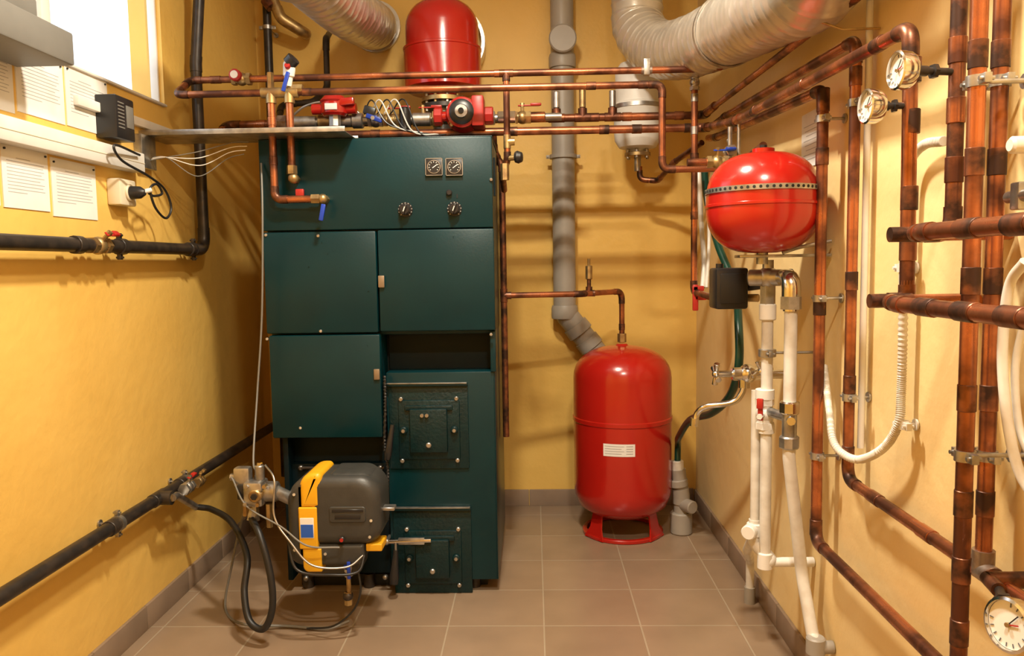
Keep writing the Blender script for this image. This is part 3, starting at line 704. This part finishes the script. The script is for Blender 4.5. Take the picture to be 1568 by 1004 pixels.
# ---------------- wall mounted red tank ----------------
b=B('expansion_tank'); c=ony(1168,311,2.21); R=.153; hh=.138
pr=[]
for k in range(11):
    a=-math.pi/2+k/10*math.pi/2*.98; pr.append((R*math.cos(a)**.7 if k else 0,-.022+(hh-.022)*math.sin(a)))
pr+=[(R,-.012),(R+.003,-.010),(R+.003,-.004),(R,-.002),(R,.02)]
for k in range(1,11):
    a=k/10*math.pi/2; pr.append((R*max(math.cos(a),0)**.7 if k<10 else 0,.02+(hh-.02)*math.sin(a)))
b.lathe(pr,c,Z,red,56)
b.lathe([(R+.0015,.026),(R+.003,.026),(R+.003,.040),(R+.0015,.040)],c,Z,zinc,56)
for k in range(60):
    a=2*math.pi*k/60; q=c+V((math.cos(a)*(R+.003),math.sin(a)*(R+.003),.033)); b.cyl(q,q+V((math.cos(a),math.sin(a),0))*.0006,.0042,dark,8)
a=-.62; q=c+V((math.cos(a)*(R+.004),math.sin(a)*(R+.004),.035)); b.obox(q,(.002,.035,.05),Matrix.Rotation(a,3,'Z'),cream)
b.cyl(c+Z*(hh-.004),c+Z*(hh+.01),.03,red,20); b.cyl(c+Z*hh,c+Z*(hh+.02),.01,plastb,12)
b.cyl(c-Z*(hh+.03),c-Z*(hh-.005),.016,zinc,12)
b.box(c+V((-.07,-.03,-hh-.012)),V((XE,c.y+.03,c.z-hh-.004)),zinc,.002)
b.sweep(cr([c+V((.04,-.05,-hh-.0)),c+V((.09,-.05,-hh+.015)),V((XE-.006,c.y-.04,c.z-hh+.03))],10),.005,zinc,8)
b.done()
b=B('pressure_switch'); c=ony(1117,441,2.42)
b.box(c+V((-.052,-.05,-.062)),c+V((.045,.05,.062)),plastb,.008); b.box(c+V((-.04,-.053,-.045)),c+V((.035,-.048,.045)),rubber,.003)
b.cyl(c+V((.04,0,.01)),c+V((.09,-.05,.02)),.022,plastb,16); b.cyl(c+V((.04,0,-.03)),c+V((.08,-.03,-.03)),.012,brass,8)
b.cyl(c+V((-.03,0,.06)),c+V((-.03,0,.075)),.012,plastb,10); b.done()
b=B('white_water_pipe')
xw1,yw1=ony(1174,600,2.28).x,2.28; xw2,yw2=ony(1210,560,2.17).x,2.17
def wz(u,v,Y_): return ony(u,v,Y_).z
zf=wz(1174,425,yw1)
b.cyl((xw1,yw1,c.z+.035),(xw1,yw1,wz(1170,398,2.2)),.016,zinc,12)
b.cyl(V((xw1-.05,yw1+.02,zf)),V((xw1+.06,yw1-.04,zf)),.024,zinc,18,bev=.004); b.ball(V((xw1,yw1,zf)),.032,zinc)
b.cyl((xw1,yw1,zf-.02),(xw1,yw1,wz(1174,480,yw1)),.022,zinc,6); b.cyl((xw1,yw1,wz(1174,465,yw1)),(xw1,yw1,wz(1174,490,yw1)),.024,white,16,bev=.003)
b.pipe([V((xw1+.03,yw1-.04,zf)),V((xw2,yw2,zf)),V((xw2,yw2,zf-.09))],.022,chrome,.035,chrome)
b.cyl((xw2,yw2,zf-.05),(xw2,yw2,zf-.085),.029,zinc,6)
b.obox(V((xw1+.045,yw1-.06,zf-.01)),(.012,.01,.07),I3,blue,.003)
b.pipe([V((xw1,yw1,zf-.1)),V((xw1,yw1,wz(1178,845,yw1)))],.0165,gridw)
b.pipe([V((xw1-.022,yw1+.03,wz(1165,600,yw1))),V((xw1-.022,yw1+.03,wz(1158,812,yw1)))],.014,gridw)
b.coup((xw1,yw1,wz(1175,540,yw1)),Z,.018,zinc,.022,1.4); b.clamp((xw1,yw1,wz(1175,540,yw1)),Z,.018,X,XR-xw1)
zr=wz(1172,603,yw1); b.coup((xw1-.005,yw1,zr),Z,.02,white,.03,1.35); b.valve(V((xw1-.004,yw1,wz(1172,633,yw1))),Z,.017,(-.5,-.8,0),white,redp,.09,.06)
b.coup((xw1,yw1,wz(1172,655,yw1)),Z,.018,white,.03,1.3)
b.pipe([V((xw2,yw2,zf-.08)),V((xw2,yw2,wz(1208,700,yw2))),onx(1228,880,.76),onx(1245,975,.77),onx(1250,985,.77)],.0175,gridw,.15)
for v,mm in ((625,chrome),(678,zinc)):
    zz_=wz(1207,v,yw2); b.cyl((xw2,yw2,zz_-.015),(xw2,yw2,zz_+.02),.028,mm,8,bev=.004)
b.cyl((xw2,yw2,wz(1207,675,yw2)),(xw2,yw2,wz(1207,630,yw2)),.020,zinc,16); b.cyl((xw2,yw2,wz(1207,640,yw2)),(xw1,yw1,wz(1207,640,yw2)),.014,zinc,12)
b.cyl((xw2,yw2,wz(1207,640,yw2)),(xw2-.01,yw2-.045,wz(1207,640,yw2)),.012,chrome,8)
q=onx(1249,985,.77); b.cyl(q-Z*.03,q+Z*.02,.026,pgrey,18,bev=.004); b.cyl(q-Z*.01,V((XE,q.y,q.z-.01)),.018,pgrey)
t=V((xw1-.022,yw1+.03,wz(1156,815,yw1)))
b.pipe([t+V((0,.0,.03)),t+V((0,0,-.04)),t+V((.04,-.03,-.085)),V((xw1,yw1,wz(1180,860,yw1)))],.018,gridw,.02,gridw)
b.cyl(t-Y*.035-X*.03,t+Y*.01,.022,white,14,bev=.003); b.cyl(t-Z*.02,t+Z*.02,.024,white,14,bev=.003)
e=V((xw1,yw1,wz(1180,860,yw1))); b.cyl(e-Z*.02,e+Z*.03,.022,white,14,bev=.003); b.cyl(e,V((XE,e.y,e.z)),.014,white)
b.pipe([t+V((-.0,.01,-.02)),t+V((.02,.15,-.12)),V((.775,2.80,.16)),V((.775,2.80,.03))],.015,gridw,.06)
b.cyl(V((.775,2.80,.0)),V((.775,2.80,.06)),.02,pgrey,14)
b.done()
# faucet
b=B('water_faucet'); c=ony(1135,572,2.5)
b.cyl(V((c.x+.06,c.y-.02,c.z)),V((XE,c.y-.02,c.z)),.014,chrome,14)
b.cyl(c-X*.03,c+X*.07,.022,chrome,16,bev=.004); b.ball(c+X*.02,.031,chrome); b.cyl(c+X*.01,c+V((.01,0,-.045)),.018,chrome,16)
def cross(h,n,t1_,t2_,rad):
    b.ball(h,.013,chrome)
    for k in range(4):
        a=k*math.pi/2+.4; d_=t1_*math.cos(a)+t2_*math.sin(a); b.cyl(h,h+d_*rad,.006,chrome,10,r2=.010,bev=.001)
h=c-X*.08; b.cyl(c-X*.02,h,.011,chrome,12); cross(h,X,Y,Z,.038)
h=c+V((.05,-.055,.015)); b.cyl(c+X*.05,h,.012,chrome,12); cross(h,Y,X,Z,.034)
b.hose([c+V((.01,0,-.02)),c+V((.0,-.01,-.06)),c+V((-.03,-.01,-.09)),ony(1082,622,2.5),ony(1068,632,2.52),ony(1064,648,2.52)],.010,chrome)
b.cyl(ony(1064,640,2.52),ony(1063,652,2.52),.014,chrome,12)
b.done()
b=B('garden_hose')
b.hose([ony(1078,245,3.3),ony(1082,300,3.2),ony(1098,370,3.0),ony(1125,440,2.85),ony(1131,500,2.7),ony(1131,560,2.66),ony(1118,605,2.75),ony(1090,632,2.9),ony(1058,642,3.1),ony(1040,668,3.3),V((.648,3.54,.42)),V((.648,3.55,.33))],.0145,hosegr,14,12)
b.done()
b=B('white_hose')
b.hose([ony(1070,265,3.2),ony(1073,330,3.15),ony(1078,400,3.1),ony(1076,440,3.05)],.010,gridw); b.hose([ony(1082,300,3.12),ony(1086,360,3.1),ony(1082,440,3.05)],.007,gridw); b.done()
b=B('shutoff_valve'); c=ony(1098,248,2.7); b.cyl(c-X*.1,c+X*.07,.013,copper); b.valve(c,X,.014,(0,-.3,1),brass,blue,.07,.07); b.valve(c+V((.05,.03,.04)),Y,.012,Z,zinc,zinc,.06,.03)
b.cyl(c+V((.05,.03,.0)),c+V((.05,.03,.12)),.008,zinc,10); b.cyl(c+V((.08,.03,.0)),c+V((.08,.03,.14)),.006,zinc,10); b.done()
b=B('notice_paper'); a=onx(1228,178,XR-.004); d=onx(1255,250,XR-.004); b.box((XR-.004,d.y,d.z),(XR,a.y,a.z),paper)
for k in range(8): b.box((XR-.0045,d.y+.02,a.z-.04-k*.014),(XR-.004,a.y-.02-.01*(k%3),a.z-.038-k*.014),faint)
b.done()

# ---------------- left wall things ----------------
b=B('cable_trunking'); b.box((XL,.3,1.578),(XL+.05,onx(222,245,XL+.05).y,1.642),white,.004); b.box((XL,.3,1.606),(XL+.0515,onx(222,245,XL+.05).y-.002,1.609),cream,.001)
b.done()
b=B('trim_1'); b.box((XL,2.35,1.742),(XL+.02,3.09,1.772),white,.003); b.done()
def sheet(u0,v0,v1,u1,name='notice_paper'):
    a=onx(u0,v0,XL+.003); c=onx(u0,v1,XL+.003)
    y0_=a.y; y1_=onx(u1,(v0+v1)/2,XL+.003).y; z0_,z1_=c.z,a.z
    b=B(name); b.box((XL,y0_,z0_),(XL+.003,y1_,z1_),paper)
    n=11; hgt=(z1_-z0_)
    for k in range(n):
        z_=z1_-hgt*(.20+.055*k); L=(.5,.8,.78,.8,.74,.8,.7,.8,.76,.8,.4)[k]
        ya=y0_+(y1_-y0_)*(.3 if k==0 else .1)
        b.box((XL+.003,ya,z_),(XL+.0034,y0_+(y1_-y0_)*(.1+L),z_+.0018),faint)
    for yy in (y0_+.012,y1_-.012): b.cyl((XL+.003,yy,z1_-.012),(XL+.007,yy,z1_-.012),.003,plastb,8)
    b.done()
sheet(-60,45,150,18); sheet(21,66,168,96); sheet(98,97,190,164); sheet(0,218,316,74); sheet(77,240,330,147); sheet(-80,200,306,-3)
b=B('electrical_box'); b.box((XL,1.45,1.79),(-1.21,2.10,1.875),boxg,.006); b.box((XL+.0,1.5,1.875),(-1.24,2.0,1.93),boxg,.006); b.cyl((-1.20,1.75,1.83),(-1.22,1.75,1.83),.01,plastb)
b.box((XL,1.75,1.93),(-1.28,1.92,2.02),cream,.006); b.box((-1.30,1.62,1.93),(-1.2,1.80,1.99),plastb,.006); b.cyl((-1.2,1.80,1.96),(-1.2,1.84,1.96),.02,plastb); b.done()
b=B('power_adapter'); a=onx(168,135,-1.29); d=onx(212,203,-1.29)
b.box((XL,a.y+.05,a.z-.14),(-1.30,d.y+.0,a.z-.005),plastb,.006)
for k in range(8): b.box((-1.301,a.y+.06,a.z-.03-k*.011),(-1.298,a.y+.095,a.z-.026-k*.011),boxg)
b.box((-1.301,a.y+.11,a.z-.10),(-1.298,d.y-.01,a.z-.03),boxg,.001); b.done()
b=B('wall_socket'); a=onx(180,272,-1.33); d=onx(210,317,-1.33)
b.box((XL,onx(163,290,XL).y,d.z),(-1.325,d.y-.01,a.z),cream,.006); cz_=(a.z+d.z)/2; cy=(onx(163,290,XL).y+d.y)/2
b.cyl((-1.326,cy,cz_),(-1.318,cy,cz_),.028,cream,24,bev=.002); b.lathe([(0,0),(.022,0),(.020,.03),(.010,.045),(0,.045)],(-1.318,cy,cz_),X,plastb,18)
b.cyl((-1.29,cy,cz_),(-1.26,cy+.02,cz_+.01),.008,white,10); b.done()
b=B('power_cord')
b.hose([V((-1.31,2.62,1.63)),onx(176,222,-1.29),onx(186,245,-1.29),onx(228,270,-1.27),onx(252,290,-1.27),onx(262,318,-1.27),onx(254,334,-1.27),onx(238,318,-1.27),onx(230,290,-1.27),onx(240,282,-1.27),onx(248,296,-1.27),onx(236,300,-1.27),V((-1.275,cy+.03,cz_))],.0042,rubber,12,8); b.done()
b=B('cable_tray'); y0_=2.74; y1_=2.79; zt2=zt+.006; xe=ony(540,205,2.86).x
b.box((XL+.0,y0_,zt2),(xe,y0_+.004,zt2+.018),zinc,.001); b.box((XL,y0_,zt2),(xe,y1_+.16,zt2+.003),zinc,.001); b.box((XL,y1_+.156,zt2),(xe,y1_+.16,zt2+.018),zinc,.001)
b.box((XL,2.70,1.60),(XL+.03,2.80,zt2),zinc,.002)
b.done()
b=B('cable_bundle')
for k in range(4):
    s0=V((XL+.03+.004*k,2.755,1.63+.004*k)); sag=(.005,.02,.04,.075)[k]
    e=V((xl-.02-.006*k,2.83,zt-.010-.014*k))
    m_=s0.lerp(e,.5)+V((0,-.02+.01*(k%3),-sag))
    b.hose([s0,s0+V((.05,0,.01-.2*sag)),m_,e+V((-.06,0,-.2*sag)),e],.0016,white if k%3 else boxg,10,6)
b.done()

# ---------------- lamps ----------------
def lamp(name,c,size,power,col):
    b=B(name); c=V(c)
    b.box(c+V((-size/2-.03,-.07,-.045)),c+V((size/2+.03,.07,0)),white,.01)
    b.box(c+V((-size/2,-.05,-.05)),c+V((size/2,.05,-.044)),glassm,.002)
    o=b.done()
    l=bpy.data.lights.new(name+'_light','AREA'); l.shape='RECTANGLE'; l.size=size; l.size_y=.10; l.energy=power; l.color=col
    lo=bpy.data.objects.new(name+'_light',l); bpy.context.scene.collection.objects.link(lo); lo.location=c+V((0,0,-.06)); lo.parent=o
lamp('ceiling_lamp',(-.15,1.9,ZC),.18,64,(1,.90,.72))
lamp('ceiling_lamp',(.25,.55,ZC),.18,54,(1,.90,.72))

w=bpy.data.worlds.new('World'); bpy.context.scene.world=w; w.use_nodes=True
bg=w.node_tree.nodes['Background']; bg.inputs[0].default_value=(.80,.90,1,1); bg.inputs[1].default_value=2.2

cam=bpy.data.cameras.new('camera'); cam.sensor_width=36; cam.lens=36*F/1568; cam.clip_start=.02
co=bpy.data.objects.new('camera',cam); bpy.context.scene.collection.objects.link(co)
co.matrix_world=Matrix.Translation((0,0,H))@M.to_4x4()
bpy.context.scene.camera=co
vs=bpy.context.scene.view_settings
vs.view_transform='Standard'; vs.look='None'; vs.exposure=0
